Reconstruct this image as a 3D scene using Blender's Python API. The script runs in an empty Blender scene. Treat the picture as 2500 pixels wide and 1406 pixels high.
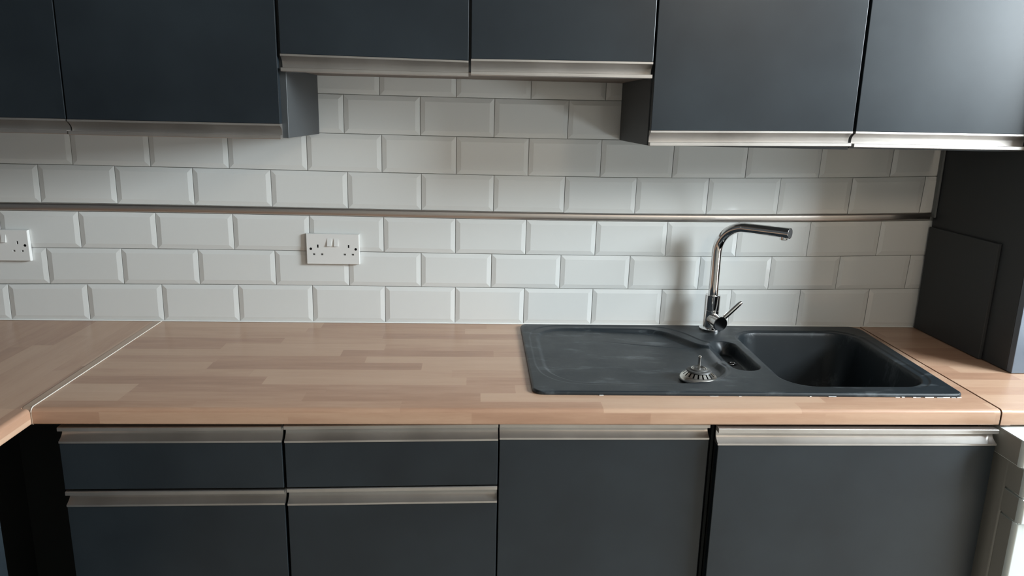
import bpy, bmesh, math, random
import numpy as np
from mathutils import Vector, Matrix
random.seed(7)
C = bpy.context.scene.collection
ZO = 0.905            # worktop height above the floor; shapes below are written relative to the worktop top

# ------------------------------------------------------------------ camera, world, light, exposure
yaw, pit, roll = 0.0541, -0.2328, 0.0233
f_ = Vector((math.sin(yaw)*math.cos(pit), math.cos(yaw)*math.cos(pit), math.sin(pit)))
r_ = Vector((math.cos(yaw), -math.sin(yaw), 0)); u_ = r_.cross(f_)
r2 = math.cos(roll)*r_+math.sin(roll)*u_; u2 = -math.sin(roll)*r_+math.cos(roll)*u_
cd = bpy.data.cameras.new('camera'); cam = bpy.data.objects.new('camera', cd); C.objects.link(cam)
cd.sensor_width = 36; cd.lens = 25.92; cd.clip_start = .05
cam.matrix_world = Matrix(((r2.x, u2.x, -f_.x, 0.0527), (r2.y, u2.y, -f_.y, -2.0356), (r2.z, u2.z, -f_.z, 0.59+ZO), (0, 0, 0, 1)))
sc = bpy.context.scene; sc.camera = cam
w = bpy.data.worlds.new('world'); sc.world = w; w.use_nodes = True
w.node_tree.nodes['Background'].inputs[0].default_value = (.55, .72, 1, 1)
w.node_tree.nodes['Background'].inputs[1].default_value = .3
sc.view_settings.view_transform = 'Standard'; sc.view_settings.look = 'None'
sc.view_settings.gamma = 1; sc.view_settings.use_curve_mapping = False; sc.view_settings.exposure = 0.08
RX = 2.6             # the right wall, with the window that lights the room
WIN = (-2.05, -0.78, -.80, 1.62)      # glazed door opening: y0, y1, z0, z1
TR = (-.30, .80)       # unseen solid band across it, added to keep light off the upper tiles
def area(name, loc, rot, sx, sy, e, col, spread=180):
    d = bpy.data.lights.new(name, 'AREA'); d.shape = 'RECTANGLE'; d.size = sx; d.size_y = sy; d.energy = e; d.color = col
    d.spread = math.radians(spread)
    o = bpy.data.objects.new(name, d); C.objects.link(o); o.location = loc; o.rotation_euler = rot; return o
for z0_, z1_, e_ in ((TR[1], WIN[3], 204), (WIN[2], TR[0], 46)):
    area('window_daylight', (RX+.10, (WIN[0]+WIN[1])/2, (z0_+z1_)/2+ZO), (0, math.radians(90), 0), z1_-z0_, WIN[1]-WIN[0], e_, (.84, .94, 1))
bl = bpy.data.lights.new('warm_fill', 'POINT'); bl.energy = 26; bl.color = (1, .82, .64); bl.shadow_soft_size = .16  # unseen warm fill, added to lift the shaded right side
bo = bpy.data.objects.new('warm_fill', bl); C.objects.link(bo); bo.location = (1.4, -2.6, 1.55+ZO)


# ------------------------------------------------------------------ materials
def mat(name, col, rough=.5, metal=0, spec=.5, coat=0):
    m = bpy.data.materials.new(name); m.use_nodes = True
    b = m.node_tree.nodes['Principled BSDF']
    b.inputs['Base Color'].default_value = (*col, 1); b.inputs['Roughness'].default_value = rough
    b.inputs['Metallic'].default_value = metal; b.inputs['Specular IOR Level'].default_value = spec
    b.inputs['Coat Weight'].default_value = coat
    return m
class N:                     # tiny node helper
    def __init__(s, m): s.t = m.node_tree; s.b = s.t.nodes['Principled BSDF']
    def n(s, ty, **k):
        x = s.t.nodes.new(ty)
        for a, v in k.items(): setattr(x, a, v)
        return x
    def l(s, a, b): s.t.links.new(a, b)
    def math(s, op, a, b=None, c=None):
        x = s.n('ShaderNodeMath', operation=op)
        for i, v in enumerate((a, b, c)):
            if v is None: continue
            if isinstance(v, (int, float)): x.inputs[i].default_value = v
            else: s.l(v, x.inputs[i])
        return x.outputs[0]
    def coord(s, scale=(1, 1, 1)):
        tc = s.n('ShaderNodeTexCoord'); mp = s.n('ShaderNodeMapping'); s.l(tc.outputs['Object'], mp.inputs[0])
        mp.inputs['Scale'].default_value = scale; return mp.outputs[0]
    def noise(s, vec, scale, detail=3, rough=.5):
        x = s.n('ShaderNodeTexNoise'); s.l(vec, x.inputs['Vector']); x.inputs['Scale'].default_value = scale
        x.inputs['Detail'].default_value = detail; x.inputs['Roughness'].default_value = rough; return x.outputs['Fac']
    def ramp(s, fac, stops):
        x = s.n('ShaderNodeValToRGB'); s.l(fac, x.inputs[0]); e = x.color_ramp.elements
        while len(e) < len(stops): e.new(.5)
        for q, (p, c) in zip(e, stops): q.position = p; q.color = (*c, 1) if len(c) == 3 else c
        return x.outputs[0]
    def bump(s, h, strength, dist):
        x = s.n('ShaderNodeBump'); s.l(h, x.inputs['Height']); x.inputs['Strength'].default_value = strength
        x.inputs['Distance'].default_value = dist; s.l(x.outputs[0], s.b.inputs['Normal'])

door_m = mat('slate_laminate', (.034, .043, .050), .47, spec=.40); n = N(door_m)
v = n.coord(); a = n.noise(v, 3.2, 4, .6)
n.l(n.ramp(a, [(.32, (.009, .013, .017)), (.68, (.017, .0235, .029))]), n.b.inputs['Base Color'])
n.l(n.math('MULTIPLY_ADD', n.noise(v, 5, 4, .65), .12, .29), n.b.inputs['Roughness'])
n.bump(n.noise(v, 1400, 2), .05, .0003)
litfront_m = mat('daylit_front', (.13, .16, .20), .35)  # lighter than the other fronts: grazing daylight painted into the colour
edge_m = mat('door_edge', (.16, .17, .17), .4)
carc_m = mat('carcass_panel', (.038, .042, .045), .5, spec=.4)
under_m = mat('carcass_underside', (.16, .13, .11), .6)
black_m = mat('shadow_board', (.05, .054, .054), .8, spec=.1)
alu_m = mat('brushed_aluminium', (.5, .48, .46), .33, 1); n = N(alu_m)
v = n.coord((1.5, 90, 90)); a = n.noise(v, 30, 3)
n.l(n.math('MULTIPLY_ADD', a, .16, .34), n.b.inputs['Roughness'])
n.l(n.ramp(n.noise(n.coord((2.2, 1, 1)), 4, 3), [(.3, (.46, .435, .41)), (.7, (.56, .535, .51))]), n.b.inputs['Base Color'])
n.bump(a, .06, .0004)
rail_m = mat('satin_rail', (.60, .56, .53), .38, 1)
chrome_m = mat('chrome', (.82, .82, .82), .045, 1)
steel_m = mat('stainless_steel', (.66, .64, .60), .24, 1)
rub_m = mat('grey_rubber', (.05, .05, .048), .5)
tile_m = mat('white_glazed_ceramic', (.70, .715, .70), .13, spec=.5); n = N(tile_m)
n.bump(n.noise(n.coord(), 9, 2), .12, .002)
grout_m = mat('grey_grout', (.50, .50, .48), .85)
seal_m = mat('white_silicone', (.78, .77, .74), .35)
wall_m = mat('painted_plaster', (.30, .285, .255), .85); n = N(wall_m); n.bump(n.noise(n.coord(), 60, 4), .15, .002)
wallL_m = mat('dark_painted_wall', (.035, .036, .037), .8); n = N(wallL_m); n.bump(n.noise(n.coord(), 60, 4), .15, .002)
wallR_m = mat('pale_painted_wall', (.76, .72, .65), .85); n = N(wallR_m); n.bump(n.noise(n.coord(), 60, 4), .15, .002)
ceil_m = mat('ceiling_paint', (.16, .155, .15), .9); n = N(ceil_m); n.bump(n.noise(n.coord(), 40, 3), .1, .002)
floor_m = mat('grey_vinyl_floor', (.14, .12, .105), .5); n = N(floor_m)
n.l(n.ramp(n.noise(n.coord(), 6, 5), [(.3, (.46, .40, .33)), (.7, (.56, .49, .41))]), n.b.inputs['Base Color'])
plast_m = mat('white_plastic', (.74, .74, .72), .32)
slot_m = mat('dark_slot', (.006, .006, .006), .7, spec=.1)
shut_m = mat('grey_shutter', (.16, .16, .155), .6)
enam_m = mat('white_enamel', (.66, .71, .70), .30)
shadedside_m = mat('shaded_enamel_side', (.30, .285, .255), .5)  # white enamel with the shade of the machine's side put into the colour
tapdisc_m = mat('tap_cap_dark', (.10, .105, .11), .2, 1)

sink_m = mat('black_composite', (.020, .026, .030), .42, spec=.40); n = N(sink_m); v = n.coord()
smear = n.math('MULTIPLY', n.ramp(n.noise(n.coord((1, 3.2, 1)), 7, 6, .68), [(.56, (0, 0, 0)), (.78, (1, 1, 1))]), .60)
speck = n.ramp(n.noise(v, 260, 1), [(.80, (0, 0, 0)), (.83, (1, 1, 1))])
fac = n.math('MAXIMUM', smear, n.math('MULTIPLY', speck, .5))
mx = n.n('ShaderNodeMix', data_type='RGBA'); n.l(fac, mx.inputs[0])
n.l(n.ramp(n.noise(v, 5, 4), [(.3, (.008, .012, .015)), (.7, (.014, .019, .023))]), mx.inputs[6]); mx.inputs[7].default_value = (.17, .19, .20, 1)
n.l(mx.outputs[2], n.b.inputs['Base Color'])
n.l(n.math('MULTIPLY_ADD', n.noise(v, 9, 5, .7), .25, .32), n.b.inputs['Roughness'])
n.bump(n.noise(v, 900, 2), .12, .0004)

def wood(name, along, seed):
    """laminated beech strip print: staves 48 mm wide and about 0.4 m long, running along X or Y"""
    m = mat(name, (.5, .33, .22), .33, spec=.45); n = N(m)
    tc = n.n('ShaderNodeTexCoord'); sp = n.n('ShaderNodeSeparateXYZ'); n.l(tc.outputs['Object'], sp.inputs[0])
    X, Y, Z = sp.outputs
    if along == 'X': t = X; s = n.math('ADD', n.math('ADD', Y, Z), 3.011)
    else: t = Y; s = n.math('ADD', n.math('SUBTRACT', X, Z), 3.03)
    s = n.math('MULTIPLY', s, 1/.0485); row = n.math('FLOOR', s)
    def h(a, b, k):
        cb = n.n('ShaderNodeCombineXYZ'); n.l(a, cb.inputs[0])
        if b is not None: n.l(b, cb.inputs[1])
        cb.inputs[2].default_value = k+seed
        x = n.n('ShaderNodeTexWhiteNoise', noise_dimensions='3D'); n.l(cb.outputs[0], x.inputs[0]); return x.outputs['Value']
    ln = n.math('MULTIPLY_ADD', h(row, None, 1.5), .16, .34)
    tt = n.math('ADD', n.math('DIVIDE', t, ln), n.math('MULTIPLY_ADD', h(row, None, 3.3), 7.0, 20.0))
    col = n.math('FLOOR', tt)
    tone = h(row, col, 7.7); shade = h(row, col, 11.2)
    # grain
    cb = n.n('ShaderNodeCombineXYZ')
    n.l(n.math('ADD', n.math('MULTIPLY', t, 2.2), n.math('MULTIPLY', tone, 37.0)), cb.inputs[0]); n.l(n.math('MULTIPLY', s, .8), cb.inputs[1]); n.l(n.math('MULTIPLY', shade, 9), cb.inputs[2])
    g1 = n.noise(cb.outputs[0], 3.0, 4, .55)
    cb2 = n.n('ShaderNodeCombineXYZ'); n.l(n.math('MULTIPLY', t, 14.0), cb2.inputs[0]); n.l(n.math('MULTIPLY', s, 7.0), cb2.inputs[1]); n.l(tone, cb2.inputs[2])
    g2 = n.noise(cb2.outputs[0], 3.0, 3, .6)
    k = n.math('ADD', n.math('MULTIPLY_ADD', tone, .42, .05), n.math('ADD', n.math('MULTIPLY', g1, .46), n.math('MULTIPLY', g2, .14)))
    c = n.ramp(k, [(.14, (.28, .155, .100)), (.40, (.385, .226, .148)), (.60, (.455, .288, .194)), (.92, (.52, .352, .246))])
    n.l(c, n.b.inputs['Base Color'])
    # short dark flecks
    return m
wood_x = wood('beech_strip_laminate', 'X', 0); wood_y = wood('beech_strip_laminate_return', 'Y', 50); wood_r = wood('beech_strip_laminate_right', 'X', 90)
strip_m = mat('bronze_joint_strip', (.46, .33, .24), .30, .25)
bright_m = mat('bright_metal_edge', (.90, .84, .76), .35, .3)

# ------------------------------------------------------------------ mesh helpers
def link(o, parent=None):
    C.objects.link(o)
    if parent is not None: o.parent = parent
    return o
def mesh(name, verts, faces, m, parent=None, smooth=False):
    me = bpy.data.meshes.new(name); me.from_pydata([tuple(q) for q in verts], [], faces); me.materials.append(m)
    o = link(bpy.data.objects.new(name, me), parent)
    bm = bmesh.new(); bm.from_mesh(me); bmesh.ops.recalc_face_normals(bm, faces=bm.faces); bm.to_mesh(me); bm.free()
    if smooth:
        for p in me.polygons: p.use_smooth = True
    return o
def from_bm(name, bm, m, parent=None, smooth=False):
    bmesh.ops.recalc_face_normals(bm, faces=bm.faces)
    me = bpy.data.meshes.new(name); bm.to_mesh(me); bm.free(); me.materials.append(m)
    if smooth:
        for p in me.polygons: p.use_smooth = True
    return link(bpy.data.objects.new(name, me), parent)
def box_bm(x0, x1, y0, y1, z0, z1, bev=0, seg=2, bm=None, shear=None):
    """shear=(dz at bottom right, dz at top right): the box hangs a little out of level"""
    b = bmesh.new()
    r = bmesh.ops.create_cube(b, size=1)
    for vv in b.verts:
        q = vv.co; x = x0 if q.x < 0 else x1
        z = z0 if q.z < 0 else z1
        if shear and q.x > 0: z += shear[0] if q.z < 0 else shear[1]
        vv.co = (x, y0 if q.y < 0 else y1, z)
    if bev: bmesh.ops.bevel(b, geom=list(b.edges), offset=bev, segments=seg, affect='EDGES', profile=.5)
    if bm is None: return b
    me = bpy.data.meshes.new('t'); b.to_mesh(me); b.free(); bm.from_mesh(me); bpy.data.meshes.remove(me); return bm
def box(name, x0, x1, y0, y1, z0, z1, m, parent=None, bev=0, seg=2, shear=None):
    return from_bm(name, box_bm(x0, x1, y0, y1, z0, z1, bev, seg, None, shear), m, parent)
def lathe_bm(profile, seg=48, axis_o=(0, 0, 0), axis_d=(0, 0, 1), bm=None):
    bm = bm or bmesh.new(); d = Vector(axis_d).normalized(); o = Vector(axis_o)
    a = d.orthogonal().normalized(); b = d.cross(a); rings = []
    for (r, h) in profile:
        if r < 1e-6: rings.append([bm.verts.new(o+d*h)])
        else: rings.append([bm.verts.new(o+d*h+(a*math.cos(2*math.pi*k/seg)+b*math.sin(2*math.pi*k/seg))*r) for k in range(seg)])
    for A, B in zip(rings, rings[1:]):
        for k in range(seg):
            k2 = (k+1) % seg
            if len(A) == 1 and len(B) > 1: bm.faces.new((A[0], B[k], B[k2]))
            elif len(B) == 1 and len(A) > 1: bm.faces.new((A[k], A[k2], B[0]))
            elif len(A) > 1: bm.faces.new((A[k], A[k2], B[k2], B[k]))
    return bm
def smooth_by_angle(o, deg=35):
    me = o.data
    for p in me.polygons: p.use_smooth = True
    bm = bmesh.new(); bm.from_mesh(me)
    for e in bm.edges:
        e.smooth = not (len(e.link_faces) == 2 and e.calc_face_angle() > math.radians(deg))
    bm.to_mesh(me); bm.free(); return o
def lathe(name, profile, m, parent=None, seg=48, o=(0, 0, 0), d=(0, 0, 1), ang=30):
    return smooth_by_angle(from_bm(name, lathe_bm(profile, seg, o, d), m, parent), ang)
def sweep_bm(pts, rad, seg=32):
    bm = bmesh.new(); P = [Vector(q) for q in pts]; prev = None; rings = []
    for i, q in enumerate(P):
        t = (P[min(i+1, len(P)-1)]-P[max(i-1, 0)]).normalized()
        if prev is None: a = t.orthogonal().normalized()
        else: a = (prev-t*prev.dot(t)).normalized()
        prev = a; b = t.cross(a); r = rad[i] if isinstance(rad, (list, tuple)) else rad
        rings.append([bm.verts.new(q+(a*math.cos(2*math.pi*k/seg)+b*math.sin(2*math.pi*k/seg))*r) for k in range(seg)])
    for A, B in zip(rings, rings[1:]):
        for k in range(seg): bm.faces.new((A[k], A[(k+1) % seg], B[(k+1) % seg], B[k]))
    bm.faces.new(rings[0]); bm.faces.new(rings[-1]); return bm
def thing(name, label, cat, loc, group=None):
    o = bpy.data.objects.new(name, None); C.objects.link(o); o.location = loc; o.empty_display_size = .05
    return tag(o, label, cat, group)
def tag(o, label, cat, group=None):
    o['label'] = label; o['category'] = cat
    if group: o['group'] = group
    return o
def struct(o): o['kind'] = 'structure'; return o
def adopt(parent):
    """children were modelled in room coordinates: cancel the Empty's own offset"""
    for ch in [c for c in bpy.data.objects if c.parent == parent]:
        ch.matrix_parent_inverse = Matrix.Translation(-Vector(parent.location))

# ------------------------------------------------------------------ the room
LX = -1.45; BY = -3.3; TOPZ = 1.70; FZ = -ZO
wall_back = struct(box('wall_back', LX-.1, RX+.1, .0085, .11, FZ, TOPZ, grout_m))
wall_left = struct(box('wall_left', LX-.1, LX, BY, .0083, FZ, TOPZ, wallL_m))
struct(box('wall_front', LX-.1, RX+.1, BY-.1, BY-.0005, FZ, TOPZ, wall_m))
bm = bmesh.new()
y0, y1, z0, z1 = WIN
box_bm(RX, RX+.1, BY, y0, FZ, TOPZ, bm=bm); box_bm(RX, RX+.1, y1, .0083, FZ, TOPZ, bm=bm)
box_bm(RX, RX+.1, y0, y1, FZ, z0, bm=bm); box_bm(RX, RX+.1, y0, y1, z1, TOPZ, bm=bm)
struct(from_bm('wall_right', bm, wallR_m))
struct(box('floor', LX-.1, RX+.1, BY-.1, .11, FZ-.05, FZ, floor_m))
struct(box('ceiling', LX-.1, RX+.1, BY-.1, .11, TOPZ, TOPZ+.05, ceil_m))
bm = bmesh.new(); fw = .045
box_bm(RX+.03, RX+.08, y0, y0+fw, z0, z1, bm=bm); box_bm(RX+.03, RX+.08, y1-fw, y1, z0, z1, bm=bm)
box_bm(RX+.03, RX+.08, y0+fw, y1-fw, z0, z0+fw, bm=bm); box_bm(RX+.03, RX+.08, y0+fw, y1-fw, z1-fw, z1, bm=bm)
box_bm(RX+.02, RX+.085, y0+fw, y1-fw, TR[0], TR[1], bm=bm)
win = struct(from_bm('window_1', bm, plast_m))
box('window_sill', RX-.04, RX+.03, y0-.03, y1+.03, z0-.025, z0, plast_m, win, .004)

# ------------------------------------------------------------------ wall tiles, each its own piece
PX, PZ, RAIL = .2015, .1015, .022
JX = {1: {-5: .5, -4: -5.3, -3: -1.6, -2: 1., -1: 3., 0: 1.1, 1: -1.6, 2: -3.9, 3: -2.7, 5: .7},
      2: {-5.5: 7.1, -4.5: -2.5, -3.5: -3., -2.5: 2.7, -1.5: 3.8, -.5: 4.4, .5: 2.7, 1.5: -.8, 2.5: -2.8, 3.5: -.3, 4.5: 4.},
      3: {-5: -2.8, -4: -6.9, -3: -4.7, -2: -.9, -1: 1.5, 0: .3, 1: -2., 2: -4.6, 3: -3.5, 4: -1.9, 5: 1.5},
      4: {-5.5: 8.2, -4.5: 0, -3.5: -1.8, -2.5: 2.2, -1.5: 5.9, -.5: 5.7, .5: 4.5, 1.5: 1.2, 2.5: .2, 3.5: 1.4, 4.5: .8},
      5: {-5: -3.3, -4: -7.8, -3: -5.7, -2: .3, -1: -.5, 0: .5, 1: -2.4, 2: -3.4, 3: -3.8, 4: .1, 5: 3.7},
      6: {-1.5: .6, -.5: 3.2, .5: 2.1, 1.5: 1.6}, 7: {-1: -3.7, 0: -1., 1: -1.4, 2: -.5}}
def lay(x, z):        # how the hand-laid courses run a little out of true
    xc = min(max(x, -1.25), 1.4)
    dx = .00064-.01326*xc+.00428*z-.00821*xc*xc+.01068*xc*z-.00089*z*z+.01237*xc**3+.0154*xc*xc*z+.00023*xc*z*z
    dz = .00691-.00109*xc-.06081*z-.00088*xc*xc-.01895*xc*z+.05944*z*z+.00558*xc**3+.01833*xc*xc*z+.02744*xc*z*z
    return x+dx, z+dz
def rowz(row): return .004+(row-1)*PZ+(RAIL if row > 3 else 0)
G = .00075; BEV = .0125; YE = .0025        # half joint, bevel width, how far the tile edge lies behind its face
def tile(row, i, xmin, xmax):
    z0 = rowz(row)+G-(.0030 if row == 1 else 0); z1 = rowz(row)+PZ-G; zm = (z0+z1)/2
    def jx(i):
        return i*PX+JX[row].get(i, 0)*.001
    xl, xr = jx(i)+G, jx(i+1)-G
    lim0, lim1 = xmin, xmax
    if lay(xr, zm)[0] < lim0+.004 or lay(xl, zm)[0] > lim1-.004: return
    t1, t2 = random.uniform(-.0006, .0006), random.uniform(-.0004, .0004); jz = random.uniform(-.0003, .0003)
    xi = [xl, xl+BEV, xr-BEV, xr]; zi = [z0, z0+BEV, z1-BEV, z1]
    V = []; 
    for b, z in enumerate(zi):
        for a, x in enumerate(xi):
            face = a in (1, 2) and b in (1, 2)
            X, Z = lay(x, z+jz)
            if row == 1 and b == 0: Z = .0016
            if row == 1 and b == 1: Z = .0016+BEV; X = min(max(X, lim0), lim1)
            y = 0 if face else YE
            y += t1*(x-xl)/PX+t2*(z-z0)/PZ+.0004
            V.append((X, y, Z))
    # a cut tile keeps its face level right to the cut
    F = []
    for b in range(3):
        for a in range(3):
            if b == 1 and a == 1: F.append((5, 6, 10, 9)); continue
    F += [(0, 3, 6, 5), (12, 9, 10, 15), (0, 5, 9, 12), (3, 15, 10, 6)]
    base = len(V)
    for k in (0, 3, 15, 12): V.append((V[k][0], .0084, V[k][2]))
    F += [(0, 3, base+1, base), (3, 15, base+2, base+1), (15, 12, base+3, base+2), (12, 0, base, base+3)]
    # drop collapsed faces of clipped tiles
    FF = [f for f in F if len({(round(V[k][0], 5), round(V[k][1], 5), round(V[k][2], 5)) for k in f}) > 2]
    mesh('tile', V, FF, tile_m, wall_back)
for row in (1, 2, 3):
    off = 0 if row != 2 else .5
    for i in range(-8, 8): tile(row, i+off, -1.448, 1.354)
for row in (4, 5):
    off = .5 if row == 4 else 0
    for i in range(-8, 8): tile(row, i+off, -1.448, 1.3605)
for row in (6, 7):
    off = .5 if row == 6 else 0
    for i in range(-3, 4): tile(row, i+off, -.3615, .4445)
# metal rail set between the third and the fourth course
V = []; F = []; prof = [(.0084, .0), (.0002, .0004), (-.0022, .004), (-.0032, .010), (-.0024, .016), (-.0002, .0205), (.0084, .0212)]
nx = 24
for a in range(nx+1):
    x = -1.447+(1.353+1.447)*a/nx; zb = lay(x, rowz(3)+PZ)[1]+.0004; zt = lay(x, rowz(4))[1]+.0004
    for (y, z) in prof: V.append((x, y, zb+(zt-zb)*z/.0212))
for a in range(nx):
    for k in range(len(prof)-1):
        q = a*len(prof)+k; F.append((q, q+1, q+1+len(prof), q+len(prof)))
F.append(tuple(range(len(prof)))); F.append(tuple(nx*len(prof)+k for k in range(len(prof))))
mesh('rail', V, F, rail_m, wall_back, True)['label'] = 'satin metal strip running between two tile courses'
V = []; F = []
for a in range(nx+1):
    x = -1.447+2.80*a/nx
    zt = .0030
    for (y, z) in ((.002, zt), (.0003, zt), (-.0012, .0022), (-.0032, .0006), (.002, .0006)): V.append((x, y, z))
for a in range(nx):
    for k in range(4):
        q = a*5+k; F.append((q, q+1, q+6, q+5))
mesh('sealant_bead', V, F, seal_m, wall_back, True)['label'] = 'thin white silicone line along the foot of the tiles'

# ------------------------------------------------------------------ worktops
FY = -.6265; TH = .0345
def wt_profile(front, th=TH, r=.009):
    """(outward distance, z) from the back edge over the rolled front arris to the underside"""
    q = []
    for k in range(7):
        a = math.pi/2*k/6; q.append((front-r+r*math.sin(a), -r+r*math.cos(a)))
    for k in range(5):
        a = math.pi/2*k/4; q.append((front-.004+.004*math.cos(a), -th+.004-.004*math.sin(a)))
    return q
HX0, HX1, HY0, HY1 = .205, 1.135, -.052, -.528      # cut-out under the sink
def main_worktop(name, x0, x1, x0f, x1f, m, hole=None):
    pr = [(.0, 0)]
    ys = [0.0015]
    prof = [(-.0008, 0)]
    if hole: prof += [(-hole[2], 0), (-hole[3], 0)]
    prof += wt_profile(-FY)
    prof += [(-hole[3], -TH), (-hole[2], -TH)] if hole else []
    prof += [(-.0008, -TH)]
    us = [0, 1]
    xs = [x0, x1] if not hole else [x0, hole[0], hole[1], x1]
    def X(k, d):
        t = min(max(d/(-FY), 0), 1)
        if k == 0: return x0+(x0f-x0)*t
        if k == len(xs)-1: return x1+(x1f-x1)*t
        return xs[k]
    V = []; L = len(prof)
    for k in range(len(xs)):
        for (d, z) in prof: V.append((X(k, d), -d, z))
    F = []
    it, ib = 1, L-3       # segments of the profile that the hole removes
    for k in range(len(xs)-1):
        for s in range(L):
            if hole and k == 1 and s in (it, ib): continue
            a = k*L+s; b = k*L+(s+1) % L
            F.append((a, b, b+L, a+L))
    F.append(tuple(range(L))); F.append(tuple((len(xs)-1)*L+s for s in range(L)))
    if hole:
        a, b, c, d = 1, 2, L-3, L-2        # top back, top front, bottom front, bottom back at one x
        for k in (1, 2): F.append((k*L+a, k*L+b, k*L+c, k*L+d))
        F.append((L+a, 2*L+a, 2*L+d, L+d)); F.append((L+b, 2*L+b, 2*L+c, L+c))
    o = mesh(name, V, F, m, None); return smooth_by_angle(o, 25)
SX = (-.837, -.817)           # joint strip, left
wt = main_worktop('worktop', -.8165, 1.1905, -.8185, 1.1745, wood_x, (HX0, HX1, HY0, HY1))
tag(wt, 'long middle worktop in pale beech strip laminate holding the black sink', 'worktop')
wr = main_worktop('worktop', 1.2145, 1.96, 1.2005, 1.96, wood_r)
tag(wr, 'short beech laminate worktop right of the sink, under the tall dark cabinet', 'worktop')
# left return worktop runs toward the camera
pr = wt_profile(.6); V = []; F = []
prof = [(-.613, 0)]+[(d, z) for (d, z) in wt_profile(0)]+[(-.613, -TH)]
YB, YF2 = -.0008, -2.2
XE = -.8375
for y, sh in ((YB, XE), (-.6288, XE), (-.6290, -.8205), (YF2, -.8205)):
    for k, (d, z) in enumerate(prof):
        V.append((sh+d if k not in (0, len(prof)-1) else -1.4485, y, z))
L = len(prof)
for k in range(3):
    for s in range(L): a = k*L+s; b = k*L+(s+1) % L; F.append((a, b, b+L, a+L))
F.append(tuple(range(L))); F.append(tuple(3*L+s for s in range(L)))
# square the inner stretch against the joint: its edge is not rolled
for k in (0, 1):
    for s in range(1, L-1):
        x, y, z = V[k*L+s]; V[k*L+s] = (XE, y, z)
wl = smooth_by_angle(mesh('worktop', V, F, wood_y, None), 25)
tag(wl, 'left return worktop in beech laminate, its strips running toward the viewer', 'worktop')
def joint_strip(label, x0b, x1b, x0f, x1f, m, bright_left):
    o = thing('joint_strip', label, 'trim strip', (x0b, -.3, 0))
    pr = [(.0015, .0012)]+[(d, z+.0012*(1 if z > -.02 else .3)) for d, z in wt_profile(-FY+.0012, TH+.001, .0098)]
    top = []
    for d, z in pr: top.append((d, z))
    V = []; F = []; L = len(top)
    for (xb, xf) in ((x0b, x0f), (x1b, x1f)):
        for d, z in top: V.append((xb+(xf-xb)*min(d/.6265, 1), -d, z))
    inner = [(max(d-.002, .0015), z-.0018 if z > -.03 else z) for d, z in top]
    for (xb, xf) in ((x0b, x0f), (x1b, x1f)):
        for d, z in inner: V.append((xb+(xf-xb)*min(d/.6265, 1), -d, z if z < 0 else -.0005))
    for s in range(L-1):
        F.append((s, s+1, L+s+1, L+s)); F.append((2*L+s, 3*L+s, 3*L+s+1, 2*L+s+1))
        F.append((s, 2*L+s, 2*L+s+1, s+1)); F.append((L+s, L+s+1, 3*L+s+1, 3*L+s))
    F += [(0, L, 3*L, 2*L), (L-1, 3*L-1, 4*L-1, 2*L-1)]
    smooth_by_angle(mesh('cover_strip', V, F, m, o), 25)
    if bright_left is not None:      # the thin bright bead along one side
        V = []; F = []
        e = 1 if bright_left else 0
        for d, z in top:
            xb = x1b if not bright_left else x0b; xf = x1f if not bright_left else x0f
            x = xb+(xf-xb)*min(d/.6265, 1)
            for dx, dz in ((-.0011, .0), (-.0004, .0009), (.0007, .0006), (.0009, -.0006)): V.append((x+dx, -d-(0 if z > -.002 else .0006), z+dz if z > -.03 else z))
        for s in range(L-6):
            for k in range(3): F.append((4*s+k, 4*s+k+1, 4*s+k+5, 4*s+k+4))
        q = mesh('bright_edge', V, F, bright_m, o); q['label'] = 'thin bright line down one side of the joint strip'
    adopt(o); return o
joint_strip('bronze coloured joint strip between the left return and the middle worktop', -.8372, -.8170, -.8362, -.8190, strip_m, False)
joint_strip('pale joint strip between sink worktop and the short right worktop', 1.1925, 1.2142, 1.1775, 1.2002, wood_r, None)
# front line of the left strip ends short of the return's rolled edge

# ------------------------------------------------------------------ cabinets
DY = -.351; DT = .018                       # wall cupboard door face and thickness
HD = .0185                                  # how deep the grip recess goes
def handle(x0, x1, yf, z_in, z_out, m, parent, shear=0.0, sh_out=None, lip=.0085, name='handle'):
    """extruded grip: a thin flange at z_in beside the door, a cove set back behind the face, a square lip at z_out"""
    s = 1 if z_out > z_in else -1; H = abs(z_out-z_in)
    pts = [(.0012, 0), (.0012, .0042), (-.0015, .0052), (-.0075, .0085), (-.0125, .0125), (-.0155, .0165), (-.0165, H-lip-.0006),
           (-.0165, H-lip), (0.0002, H-lip), (.0010, H-lip+.0008), (.0010, H-.0012), (-.0004, H), (-HD-.0008, H), (-HD-.0008, 0)]
    V = []
    for k, x in enumerate((x0, x1)):
        for d, z in pts:
            so = shear+((sh_out if sh_out is not None else shear)-shear)*z/H
            V.append((x, yf-d, z_in+s*z+(so if k else 0)))
    L = len(pts); F = [tuple(range(L)), tuple(L+k for k in range(L))]
    for k in range(L): F.append((k, (k+1) % L, L+(k+1) % L, L+k))
    o = mesh(name, V, F, m, parent); return smooth_by_angle(o, 40)
def front(name, x0, x1, yf, z0, z1, parent, shear=None, m=None):
    return box(name, x0, x1, yf, yf+DT, z0, z1, m or door_m, parent, .0011, 2, shear)

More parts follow.
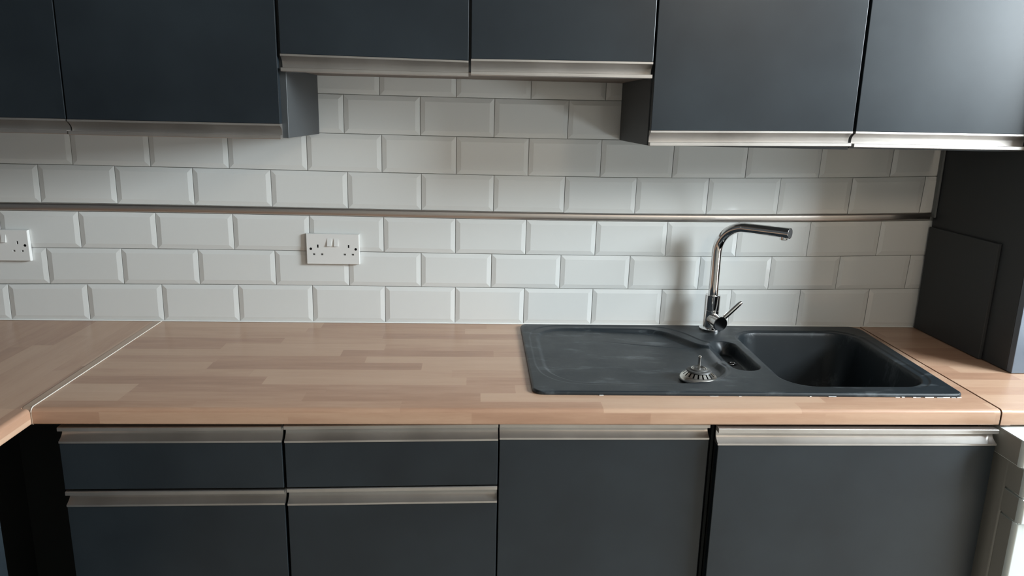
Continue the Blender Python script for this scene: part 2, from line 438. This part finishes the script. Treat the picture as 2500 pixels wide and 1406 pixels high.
def wall_cupboard(name, label, group, cx0, cx1, zb, zt, doors, loc, under=None, cy=-.3315):
    o = thing(name, label, 'cabinet', loc, group)
    box('carcass', cx0, cx1, cy, -.0006, zb, zt, carc_m, o, .0008, 1)
    if under: box('base_panel', cx0+.0006, cx1-.0006, cy+.002, -.0012, zb-.0024, zb-.0001, under_m, o)['label'] = 'pale brown underside board'
    for (x0, x1, zd, zl, sh, sho) in doors:
        d = front('door', x0, x1, DY, zd, zt-.002, o, (sh, 0))
        handle(x0, x1, DY, zd-.0003, zl, alu_m, d, sh, sho)
    adopt(o); return o
TZ = 1.26
G1 = 'wall cupboards above the tiled splashback'
wall_cupboard('wall_cabinet', 'very dark wall cupboard in the top left corner, cut off by the frame edge', G1, -1.30, -.8335, .525, TZ,
              [(-1.298, -.8335, .5562, .5235, 0, 0)], (-1.06, -.16, .525))
wall_cupboard('wall_cabinet', 'tall-doored dark wall cupboard left of the recess above the worktop', G1, -.8325, -.362, .5245, TZ,
              [(-.8305, -.3755, .5555, .5222, 0, 0)], (-.6, -.16, .5245))
wall_cupboard('wall_cabinet', 'short double wall cupboard bridging the recess, two doors with a raised bottom', G1, -.361, .446, .677, TZ,
              [(-.3702+.002, .0372, .7035, .6665, -.004, -.0005), (.0428, .4448, .7035, .6690, .0035, .0025)], (.04, -.16, .677), under=True)
wall_cupboard('wall_cabinet', 'slate grey wall cupboard right of the recess, partly lit by daylight', G1, .447, .9205, .525, TZ,
              [(.4495, .9165, .5590, .5242, .0080, .0085)], (.68, -.16, .525))
wall_cupboard('wall_cabinet', 'brightest wall cupboard in the top right corner above the sink', G1, .9215, 1.340, .528, TZ,
              [(.9235, 1.338, .5672, .5312, .0020, .001)], (1.13, -.16, .528))

# tall cabinet standing on the right worktop
o = thing('tall_cabinet', 'tall dark cabinet standing on the worktop at the right edge, front painted lighter for daylight', 'cabinet', (1.66, -.2, 0))
box('side_panel', 1.3625, 1.3805, -.380, -.002, .0012, TZ, carc_m, o, .0008, 1)
box('carcass', 1.3810, 1.960, -.380, -.002, .0012, TZ, carc_m, o)
box('door', 1.3630, 1.960, -.399, -.3808, .0016, TZ, litfront_m, o, .0011)['label'] = 'door with the daylight on it painted in'
bm = box_bm(1.3535, 1.3622, -.292, -.006, .0012, .3015, .0008, 1)
from_bm('cover_panel', bm, carc_m, o)['label'] = 'lower board fixed over the side panel, its edge showing as a step'
bm = bmesh.new(); box_bm(1.3560, 1.3622, -.016, -.0006, .328, .520, .002, 3, bm)
from_bm('corner_bead', bm, edge_m, o)['label'] = 'narrow grey bead beside the tile ends'
adopt(o)

# base units
YD = -.6145
def grip_up(x0, x1, yf, zd, zt, parent, sh=0, sho=None, lip=.0085): return handle(x0, x1, yf, zd+.0003, zt, alu_m, parent, sh, sho, lip)
def drawer_unit(label, x0, x1, dz, loc, tilt):
    o = thing('drawer_cabinet', label, 'cabinet', loc, 'dark base units below the worktop')
    box('carcass', x0+.004, x1-.004, -.592, -.02, -.76, -.0355, carc_m, o)
    z1, l1, z2b, l2 = dz
    d = front('drawer_front', x0, x1, YD, z2b[0], z1, o, (tilt, tilt)); grip_up(x0, x1, YD, z1, l1, d, tilt)
    d = front('drawer_front', x0, x1, YD, -.485, z2b[1], o, (tilt, tilt)); grip_up(x0, x1, YD, z2b[1], l2, d, tilt)
    d = front('drawer_front', x0, x1, YD, -.742, -.526, o, (tilt, tilt)); grip_up(x0, x1, YD, -.526, -.491, d, tilt)
    adopt(o); return o
drawer_unit('drawer unit beside the black corner gap, leftmost of the two drawer units', -.7808, -.3368, (-.0810, -.0460, (-.1835, -.2225), -.1885), (-.56, -.3, -.76), .0025)
drawer_unit('drawer unit next to the plain cupboard under the draining board', -.3312, .1080, (-.0795, -.0420, (-.1805, -.2220), -.1835), (-.11, -.3, -.76), .0048)
o = thing('sink_cabinet', 'plain dark cupboard under the draining board with one tall door', 'cabinet', (.33, -.3, -.76), 'dark base units below the worktop')
box('side_panel', .1145, .1325, -.592, -.02, -.76, -.0355, carc_m, o); box('side_panel', .5325, .5505, -.592, -.02, -.76, -.0355, carc_m, o)
box('back_panel', .1330, .5320, -.030, -.02, -.76, -.24, carc_m, o); box('base_panel', .1330, .5320, -.592, -.032, -.76, -.742, carc_m, o)
d = front('door', .1112, .5545, YD, -.742, -.0725, o); grip_up(.1112, .5545, YD, -.0725, -.0368, d, 0, -.0010)
adopt(o)
PY = YD-.0200
o = thing('dishwasher_cabinet', 'dark panelled appliance front at the right, standing proud under the sink', 'cabinet', (.87, -.3, -.76), 'dark base units below the worktop')
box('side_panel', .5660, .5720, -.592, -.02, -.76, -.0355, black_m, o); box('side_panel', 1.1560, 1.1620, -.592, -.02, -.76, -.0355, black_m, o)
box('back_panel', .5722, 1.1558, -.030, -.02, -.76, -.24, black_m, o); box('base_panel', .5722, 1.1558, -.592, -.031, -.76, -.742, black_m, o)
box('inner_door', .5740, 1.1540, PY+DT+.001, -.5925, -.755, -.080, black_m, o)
d = front('door', .5680, 1.1695, PY, -.742, -.0760, o, (0, -.0015)); grip_up(.5665, 1.1710, PY, -.0760, -.0385, d, -.0012, -.0022, .0100)
adopt(o)
# plinth
o = tag(box('plinth', -.86, 1.165, -.56, -.542, FZ+.0005, -.766, carc_m), 'long dark kickboard under the base units near the floor', 'kickboard')
# return run on the left, facing right
o = thing('return_cabinet', 'base cabinet of the left return with a blue-grey door edge in the bottom left corner', 'cabinet', (-1.15, -1.1, -.76))
box('carcass', -1.44, -.864, -1.32, -.7225, -.76, -.0355, carc_m, o)
d = box('door', -.863, -.845, -1.318, -.7220, -.742, -.081, door_m, o, .0011)
def handle_x(y0, y1, xf, z_in, z_out, parent):
    h = handle(y0, y1, 0, z_in, z_out, alu_m, parent)
    for vv in h.data.vertices: a, b, c = vv.co; vv.co = (xf-b, a, c)
    bm = bmesh.new(); bm.from_mesh(h.data); bmesh.ops.recalc_face_normals(bm, faces=bm.faces); bm.to_mesh(h.data); bm.free()
handle_x(-1.318, -.7220, -.845, -.0807, -.0465, d)
adopt(o)
o = thing('corner_cabinet', 'black unlit corner between the left return and the left drawers', 'cabinet', (-1.1, -.35, -.76))
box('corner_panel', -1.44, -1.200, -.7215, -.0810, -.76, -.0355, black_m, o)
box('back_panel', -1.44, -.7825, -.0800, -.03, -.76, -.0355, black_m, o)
adopt(o)

# white washing machine under the right worktop
o = thing('washing_machine', 'white freestanding appliance half hidden at the bottom right edge', 'appliance', (1.48, -.33, FZ))
def rounded_front(name, x0, x1, yb, yf, z0, z1, r, m, parent, top_r=.0):
    """box whose two vertical front edges are rounded"""
    V = []; F = []; out = [(x0, yb)]
    for k in range(9):
        a = math.pi/2*k/8; out.append((x0+r*.55-r*.55*math.cos(a), yf+r-r*math.sin(a)))
    for k in range(9):
        a = math.pi/2*k/8; out.append((x1-r*.55+r*.55*math.sin(a), yf+r-r*math.cos(a)))
    out.append((x1, yb)); L = len(out)
    bm = bmesh.new(); lo = [bm.verts.new((x, y, z0)) for x, y in out]; hi = [bm.verts.new((x, y, z1)) for x, y in out]
    for k in range(L): bm.faces.new((lo[k], lo[(k+1) % L], hi[(k+1) % L], hi[k]))
    bm.faces.new(lo); t = bm.faces.new(hi)
    es = [e for e in bm.edges if all(abs(q.co.z-z1) < 1e-6 or abs(q.co.z-z0) < 1e-6 for q in e.verts) and abs(e.verts[0].co.z-e.verts[1].co.z) < 1e-6]
    bmesh.ops.bevel(bm, geom=es, offset=.0022, segments=2, affect='EDGES')
    q = smooth_by_angle(from_bm(name, bm, m, parent), 35)
    if m is enam_m:                      # white flank coloured grey, its shade painted in
        q.data.materials.append(shadedside_m)
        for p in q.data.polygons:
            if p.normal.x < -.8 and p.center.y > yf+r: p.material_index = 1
    return q
rounded_front('body', 1.194, 1.786, -.05, -.650, FZ+.015, -.104, .006, shadedside_m, o)
rounded_front('top_cover', 1.183, 1.797, -.05, -.698, -.099, -.0400, .012, enam_m, o)
rounded_front('detergent_drawer', 1.193, 1.790, -.652, -.707, -.163, -.1015, .013, enam_m, o)
rounded_front('control_panel', 1.193, 1.790, -.652, -.709, -.221, -.1650, .013, enam_m, o)
rounded_front('front_panel', 1.195, 1.790, -.652, -.700, FZ+.06, -.2235, .012, enam_m, o)
for x in (1.24, 1.74):
    for y in (-.6, -.12): box('foot', x-.02, x+.02, y-.02, y+.02, FZ+.0003, FZ+.015, rub_m, o)
adopt(o)

# ------------------------------------------------------------------ sink
def sdf_poly(px, py, P):
    """signed distance, positive inside"""
    P = np.array(P); Q = np.roll(P, -1, 0); d = np.full(px.shape, 1e9); inside = np.zeros(px.shape, bool)
    for (ax, ay), (bx, by) in zip(P, Q):
        ex, ey = bx-ax, by-ay; wx, wy = px-ax, py-ay
        t = np.clip((wx*ex+wy*ey)/(ex*ex+ey*ey+1e-12), 0, 1)
        d = np.minimum(d, np.hypot(wx-ex*t, wy-ey*t))
        c = (ay > py) != (by > py)
        with np.errstate(divide='ignore', invalid='ignore'):
            xi = ax+(py-ay)/(by-ay+1e-15)*ex
        inside ^= c & (px < xi)
    return np.where(inside, d, -d)
def catmull(P, k=8):
    P = [np.array(q, float) for q in P]; n_ = len(P); out = []
    for i in range(n_):
        a, b, c, d = P[i-1], P[i], P[(i+1) % n_], P[(i+2) % n_]
        for j in range(k):
            t = j/k; out.append(.5*((2*b)+(-a+c)*t+(2*a-5*b+4*c-d)*t*t+(-a+3*b-3*c+d)*t**3))
    return out
def sstep(a, b, x):
    t = np.clip((x-a)/(b-a), 0, 1); return t*t*(3-2*t)
def rrect(cx, cy, hx, hy, r, px, py):
    qx = np.abs(px-cx)-hx+r; qy = np.abs(py-cy)-hy+r
    return -(np.hypot(np.maximum(qx, 0), np.maximum(qy, 0))+np.minimum(np.maximum(qx, qy), 0)-r)
RIM = .0085
yb_, yf_ = -.0235, -.5560
def xl_at(y): return .1870-(.003)*(y-yb_)/(yf_-yb_)
def xr_at(y): return 1.1715-.0300*(y-yb_)/(yf_-yb_)
NV, NU = 320, 560
tv = np.linspace(0, 1, NV); tv = tv+.0*np.sin(2*math.pi*tv)
yy = yb_+(yf_-yb_)*tv
def fb(x):            # front edge runs slightly askew
    return 0
ygrid = np.repeat(yy[:, None], NU, 1)
RC = [.030, .045]
xl = np.array([xl_at(y) for y in yy]); xr = np.array([xr_at(y) for y in yy])
def corner(y, rb, rf):
    d = 0
    if yb_-y < rb: q = rb-(yb_-y); d = rb-math.sqrt(max(rb*rb-q*q, 0))
    if y-yf_ < rf: q = rf-(y-yf_); d = rf-math.sqrt(max(rf*rf-q*q, 0))
    return d
xl = xl+np.array([corner(y, .022, .026) for y in yy]); xr = xr-np.array([corner(y, .045, .020) for y in yy])
tu = np.linspace(0, 1, NU)
xg = xl[:, None]+(xr-xl)[:, None]*tu[None, :]
# the whole front edge leans: left end 11 mm nearer the wall than the right end
ygrid = yb_+(ygrid-yb_)*(1-.018*(1-(xg-.187)/.98)*sstep(.0, .5, (yb_-ygrid)))
dl = np.minimum(np.minimum(xg-xl[:, None], xr[:, None]-xg), np.minimum((tv*(yb_-yf_))[:, None], ((1-tv)*(yb_-yf_))[:, None]))
rimh = np.where(dl < .005, RIM-(.005-np.sqrt(np.clip(.005**2-(.005-dl)**2, 0, None))), RIM)
rimh = np.where(dl <= 0, .0038, rimh)
h = rimh.copy()
rec_o = [(.203, -.20), (.206, -.130), (.226, -.072), (.275, -.040), (.36, -.035), (.47, -.036), (.56, -.038), (.607, -.060), (.640, -.105), (.668, -.168),
         (.700, -.205), (.704, -.260), (.702, -.305), (.690, -.335), (.664, -.350), (.667, -.385), (.655, -.428), (.618, -.470), (.56, -.497), (.478, -.506), (.36, -.506), (.27, -.494), (.222, -.452), (.204, -.39), (.202, -.30)]
ro = sdf_poly(xg, ygrid, catmull(rec_o, 6))
h -= .0016*sstep(-.001, .004, ro)
rec_i = [(.220, -.20), (.223, -.140), (.244, -.090), (.290, -.062), (.36, -.056), (.47, -.058), (.545, -.062), (.588, -.088), (.618, -.135), (.650, -.195),
         (.700, -.225), (.704, -.270), (.702, -.300), (.690, -.330), (.655, -.342), (.659, -.385), (.646, -.422), (.610, -.460), (.555, -.486), (.478, -.494), (.37, -.494), (.285, -.481), (.240, -.44), (.222, -.39), (.219, -.30)]
ri = sdf_poly(xg, ygrid, catmull(rec_i, 6))
fall = .0045+.0075*sstep(.22, .62, xg)
fall = fall-.0060*sstep(.630, .668, xg)*sstep(-.395, -.345, ygrid)
h -= fall*sstep(.000, .012, ri)
# crease across the drainer
cr = ygrid-(-.160-.20*(xg-.40))
h -= .0012*np.exp(-(cr/.0035)**2)*sstep(.38, .50, xg)*sstep(.0, .02, ri)*(1-sstep(.645, .665, xg))
# half bowl: gentle left side, steep right side
hb = rrect(.7105, -.293, .0375, .1170, .036, xg, ygrid)
left = sstep(.700, .744, xg)
dep = np.clip(hb, 0, None)
prof = np.where(dep < .004, .004-np.sqrt(np.clip(.004**2-(.004-np.minimum(dep, .004))**2*0-(.004-dep)**2, 0, None)), .004+(dep-.004)*(1.3+5.5*left))
prof = np.where(hb > 0, .004-np.sqrt(np.clip(.004**2-np.clip(.004-(.004-dep), 0, .004)**2, 0, None)) if False else prof, 0)
prof = np.where(hb > 0, np.minimum(dep*1.0, .002)+np.clip(dep-.002, 0, None)*(.86+5.6*left), 0)
cap = .034
sm = -.007*np.log(np.exp(-prof/.007)+np.exp(-cap/.007))+.007*np.log(1+math.exp(-cap/.007))
h -= np.clip(sm, 0, None)
# main bowl with a stepped rim
mb = rrect(.9465, -.2935, .1735, .2150, .078, xg+.030*(-.08-ygrid)*.9, ygrid)
h -= .0022*sstep(-.016, -.010, mb+.010*(sstep(1.03, 1.08, xg)-1))
dep = np.clip(mb, 0, None)
prof = np.where(dep < .006, .006-np.sqrt(np.clip(.006**2-dep**2, 0, None)), .006+(dep-.006)*6.5); prof = np.where(mb > 0, prof, 0)
cap = .175
kk = .018
sm = -kk*np.logaddexp(-prof/kk, -cap/kk)+kk*math.log(1+math.exp(-cap/kk))
h -= np.where(mb > 0, np.clip(sm, 0, None), 0)
verts = np.stack([xg, ygrid, h], 2).reshape(-1, 3)
idx = np.arange(NV*NU).reshape(NV, NU)
faces = np.stack([idx[:-1, :-1], idx[1:, :-1], idx[1:, 1:], idx[:-1, 1:]], 2).reshape(-1, 4)
# skirt down to the worktop
ring = np.concatenate([idx[0, :], idx[1:, -1], idx[-1, -2::-1], idx[-2:0:-1, 0]])
sk = verts[ring].copy(); sk[:, 2] = .0008
verts = np.concatenate([verts, sk]); base = NV*NU; m_ = len(ring); kx = np.arange(m_)
faces = np.concatenate([faces, np.stack([ring, ring[(kx+1) % m_], base+(kx+1) % m_, base+kx], 1)])
me = bpy.data.meshes.new('basin'); me.vertices.add(len(verts)); me.vertices.foreach_set('co', verts.ravel())
me.loops.add(faces.size); me.loops.foreach_set('vertex_index', faces.ravel().astype(np.int32))
me.polygons.add(len(faces)); me.polygons.foreach_set('loop_start', np.arange(0, faces.size, 4, dtype=np.int32))
me.polygons.foreach_set('loop_total', np.full(len(faces), 4, dtype=np.int32)); me.polygons.foreach_set('use_smooth', np.ones(len(faces), bool))
me.update(calc_edges=True); me.validate(); me.materials.append(sink_m)
sink = thing('sink', 'black composite kitchen sink with draining board, half bowl and deep bowl', 'sink', (.68, -.29, 0))
link(bpy.data.objects.new('basin', me), sink)
def on_basin(x, y):
    k = np.argmin((xg-x)**2+(ygrid-y)**2); i, j = divmod(int(k), NU)
    p0 = Vector((xg[i, j], ygrid[i, j], h[i, j])); a = Vector((xg[i, j+4], ygrid[i, j+4], h[i, j+4])); b = Vector((xg[i-4, j], ygrid[i-4, j], h[i-4, j]))
    nn = (a-p0).cross(b-p0).normalized(); return p0, nn
op, on = on_basin(.7200, -.2650)
bo_ = lathe('overflow_ring', [(.0078, -.0005), (.0105, -.0005), (.0115, .0006), (.0108, .0016), (.0085, .0016), (.0075, .0006)], chrome_m, sink, 32, op+on*.0012, on)
bo_['label'] = 'small oval metal overflow ring'
lathe('overflow_slot', [(0, 0), (.0072, 0)], slot_m, sink, 24, op+on*.0012, on)
lathe('waste_outlet', [(.0, -.001), (.028, -.001), (.040, .0012), (.044, .0004)], steel_m, sink, 40, (.93, -.30, .0085-.1745))
# broken line of old sealant along the sink edge
bm = bmesh.new(); random.seed(3)
def chip(x, y, l, w_, hh):
    b0 = len(bm.verts)
    box_bm(x, x+l, y-w_, y+w_*.4, .0004, .0004+hh, .0004, 1, bm)
x = .24
while x < 1.13:
    l = random.uniform(.004, .022)
    p_ = .75 if x > .98 else (.4 if x < .36 else .15)
    if random.random() < p_:
        yl = -.5465-.0095*(x-.187)/.96
        chip(x, yl-.0012, l, random.uniform(.0005, .0014), random.uniform(.0006, .0016))
    x += l*random.uniform(.8, 1.4)
q_ = from_bm('sealant_remains', bm, seal_m, sink); q_['label'] = 'ragged white sealant along the front edge'; q_['kind'] = 'stuff'
adopt(sink)

# ------------------------------------------------------------------ tap
TX, TY = .7235, -.0620; Z0 = RIM+.0003
tap = thing('kitchen_tap', 'chrome swan-neck mixer tap with a straight spout swung over the deep bowl', 'tap', (TX, TY, Z0))
lathe('base_ring', [(0, 0), (.0305, 0), (.0312, .002), (.0308, .0045), (.0265, .0070), (.0222, .0078), (0, .0078)], chrome_m, tap, 64, (TX, TY, Z0))
lathe('body', [(0, .0075), (.0212, .0075), (.0212, .056), (.0206, .0565), (.0206, .0578), (.0213, .0584), (.0213, .0985), (.0203, .1000), (.0145, .1003), (0, .1003)], chrome_m, tap, 64, (TX, TY, Z0))
# riser, bend and spout as one bent tube
th_ = math.radians(48.5); D = Vector((math.cos(th_), -math.sin(th_), 0)); up = Vector((0, 0, 1))
ztop = .3065; R = .078; O = Vector((TX, TY, 0))
droop = .0
pts = [O+up*(Z0+.098), O+up*.16, O+up*(ztop-R)]
for k in range(1, 17):
    a = math.pi/2*k/16; pts.append(O+up*(ztop-R+R*math.sin(a))+D*(R-R*math.cos(a)))
tipd = .202
for s in (.10, .13, .16, tipd): pts.append(O+D*s+up*(ztop+.001*(s-.058)/.14))
o1 = smooth_by_angle(from_bm('spout', sweep_bm(pts, .0137, 48), chrome_m, tap), 50)
tip = pts[-1]
lathe('end_cap', [(0, .0003), (.0124, .0003), (.0128, -.0002)], mat('satin_chrome', (.5, .5, .5), .3, 1), tap, 40, tip, D)
lathe('aerator', [(0, 0), (.0085, 0), (.0098, .0012), (.0098, .008), (0, .008)], chrome_m, tap, 36, tip-D*.016-up*.0185)
# side valve and lever
vd = Vector((.18, -1, -.06)).normalized(); vo = Vector((TX, TY, Z0+.033))
lathe('valve_housing', [(0, 0), (.0188, 0), (.0188, .030), (.0183, .0305), (.0183, .0318), (.0198, .0325), (.0206, .0335), (.0206, .0545), (.0194, .0560)], chrome_m, tap, 56, vo, vd)
lathe('valve_cap', [(.0195, .0558), (.0188, .0566), (0, .0568)], tapdisc_m, tap, 56, vo, vd)['label'] = 'dark mirror-like end disc'
lp0 = vo+vd*.045+Vector((.008, 0, .009)); lp1 = Vector((.7915, -.103, .0995))
ld = (lp1-lp0)
lev = [lp0+ld*t for t in (0, .12, .3, .5, .7, .85, .96, 1.0)]
smooth_by_angle(from_bm('lever', sweep_bm(lev, [.0052, .0062, .0066, .0066, .0065, .0062, .0058, .0035], 28), chrome_m, tap), 50)
adopt(tap)

# ------------------------------------------------------------------ strainer plug lying upside down on the drainer
SXc, SYc, SZc = .5775, -.4400, -.0030
st = thing('basket_strainer', 'stainless steel sink strainer plug with upright pin lying on the drainer', 'sink strainer', (SXc, SYc, SZc))
so = (SXc, SYc, SZc)
lathe('flange', [(0, .0003), (.0405, .0003), (.0430, .0016), (.0440, .0034), (.0438, .0060), (.0424, .0088), (.0400, .0112), (.0370, .0136), (.0362, .0138)], steel_m, st, 72, so)
# slotted skirt: solid segments with real gaps
bm = bmesh.new(); nseg = 20
for k in range(nseg):
    a0 = 2*math.pi*(k+.17)/nseg; a1 = 2*math.pi*(k+.83)/nseg
    ring = []
    for (r, z) in ((.0368, .0136), (.0278, .0212)):
        ring.append([bm.verts.new((SXc+r*math.cos(a0+(a1-a0)*j/4), SYc+r*math.sin(a0+(a1-a0)*j/4), SZc+z)) for j in range(5)])
    inn = []
    for (r, z) in ((.0350, .0124), (.0264, .0198)):
        inn.append([bm.verts.new((SXc+r*math.cos(a0+(a1-a0)*j/4), SYc+r*math.sin(a0+(a1-a0)*j/4), SZc+z)) for j in range(5)])
    for j in range(4):
        bm.faces.new((ring[0][j], ring[0][j+1], ring[1][j+1], ring[1][j])); bm.faces.new((inn[0][j], inn[1][j], inn[1][j+1], inn[0][j+1]))
    for j in (0, 4): bm.faces.new((ring[0][j], ring[1][j], inn[1][j], inn[0][j]))
from_bm('slotted_skirt', bm, steel_m, st)
lathe('inner_cup', [(0, .0030), (.0330, .0105), (.0250, .0185), (0, .0185)], slot_m, st, 48, so)
lathe('rubber_washer', [(.0140, .0190), (.0275, .0205), (.0290, .0222), (.0270, .0250), (.0215, .0262), (.0200, .0280), (.0150, .0284), (.0120, .0262), (0, .0258)], rub_m, st, 64, so)
lathe('washer_ring', [(.0118, .0262), (.0158, .0288), (.0172, .0292), (.0184, .0284), (.0180, .0276)], steel_m, st, 56, so)
lathe('pin', [(0, .0255), (.0034, .0255), (.0034, .0530), (.0040, .0545), (.0042, .0560), (.0036, .0576), (.0018, .0585), (0, .0587)], steel_m, st, 28, so)
adopt(st)

# ------------------------------------------------------------------ sockets
def socket(cx, cz, label):
    o = thing('wall_socket', label, 'socket', (cx, -.005, cz), 'double wall sockets on the white tiles')
    W, H = .1450, .0845; yf = -.0105
    def q(x, z): return (cx+x, cz+z)
    slots = []
    for sx in (-.0410, .0430):
        slots.append((sx-.0022, sx+.0022, .0035, .0125, 'e'))
        for ox in (-.0110, .0110): slots.append((sx+ox-.0033, sx+ox+.0033, -.0170, -.0122, 'l'))
    # switches sit in two shallow wells
    xs = sorted({-W/2, W/2, *[s[0] for s in slots], *[s[1] for s in slots]}); zs = sorted({-H/2, H/2, *[s[2] for s in slots], *[s[3] for s in slots]})
    bm = bmesh.new(); V = {}
    def vv(x, y, z):
        k = (round(x, 6), round(y, 6), round(z, 6))
        if k not in V: V[k] = bm.verts.new((cx+x, y, cz+z))
        return V[k]
    e = .0016
    def inn(x): return max(min(x, W/2-e), -W/2+e)
    def inz(z): return max(min(z, H/2-e), -H/2+e)
    for a in range(len(xs)-1):
        for b in range(len(zs)-1):
            xm = (xs[a]+xs[a+1])/2; zm = (zs[b]+zs[b+1])/2
            if any(s[0] < xm < s[1] and s[2] < zm < s[3] for s in slots): continue
            bm.faces.new([vv(inn(x), yf, inz(z)) for x, z in ((xs[a], zs[b]), (xs[a+1], zs[b]), (xs[a+1], zs[b+1]), (xs[a], zs[b+1]))])
    for s in slots:
        c = [(s[0], s[2]), (s[1], s[2]), (s[1], s[3]), (s[0], s[3])]
        for k in range(4):
            (xa, za), (xb, zb2) = c[k], c[(k+1) % 4]
            bm.faces.new((vv(xa, yf, za), vv(xb, yf, zb2), vv(xb, yf+.004, zb2), vv(xa, yf+.004, za)))
    # rounded rim and sides
    loops = []
    for (g, y) in ((e, yf), (.0006, yf+.0005), (0, yf+.0018), (0, -.0002)):
        hx, hz = W/2-g, H/2-g
        loops.append([(-hx, y, -hz), (hx, y, -hz), (hx, y, hz), (-hx, y, hz)])
    for A, B in zip(loops, loops[1:]):
        for k in range(4):
            bm.faces.new([vv(*A[k]), vv(*A[(k+1) % 4]), vv(*B[(k+1) % 4]), vv(*B[k])])
    from_bm('face_plate', bm, plast_m, o)
    for s in slots:
        box('socket_hole', cx+s[0]-.0003, cx+s[1]+.0003, yf+.0035, yf+.0045, cz+s[2]-.0003, cz+s[3]+.0003, slot_m if s[4] == 'e' else shut_m, o)
    for sx in (-.0600, .0625):
        lathe('screw', [(0, .0002), (.0028, .0003), (.0034, .0002), (.0037, -.0002)], slot_m, o, 20, (cx+sx, yf, cz+.0005), (0, -1, 0))
    for sx in (-.0092, .0095):
        x0, x1 = cx+sx-.0056, cx+sx+.0056; za, zb3 = cz+.0085, cz+.0300
        V2 = [(x0, yf-.0044, za), (x1, yf-.0044, za), (x1, yf-.0003, zb3), (x0, yf-.0003, zb3), (x0, yf+.0002, za), (x1, yf+.0002, za), (x1, yf+.0002, zb3), (x0, yf+.0002, zb3)]
        mesh('rocker_switch', V2, [(0, 1, 2, 3), (0, 4, 5, 1), (1, 5, 6, 2), (3, 2, 6, 7), (0, 3, 7, 4), (4, 7, 6, 5)], plast_m, o)
    adopt(o); return o
socket(-.3350, .2135, 'white double wall socket with two rocker switches, above the middle of the left worktop')
socket(-1.2195, .2120, 'white double wall socket cut off by the left edge of the picture')

# ------------------------------------------------------------------ lift everything to its height above the floor
for ob in list(bpy.data.objects):
    if ob.parent is None and ob.type in ('MESH', 'EMPTY'): ob.location.z += ZO
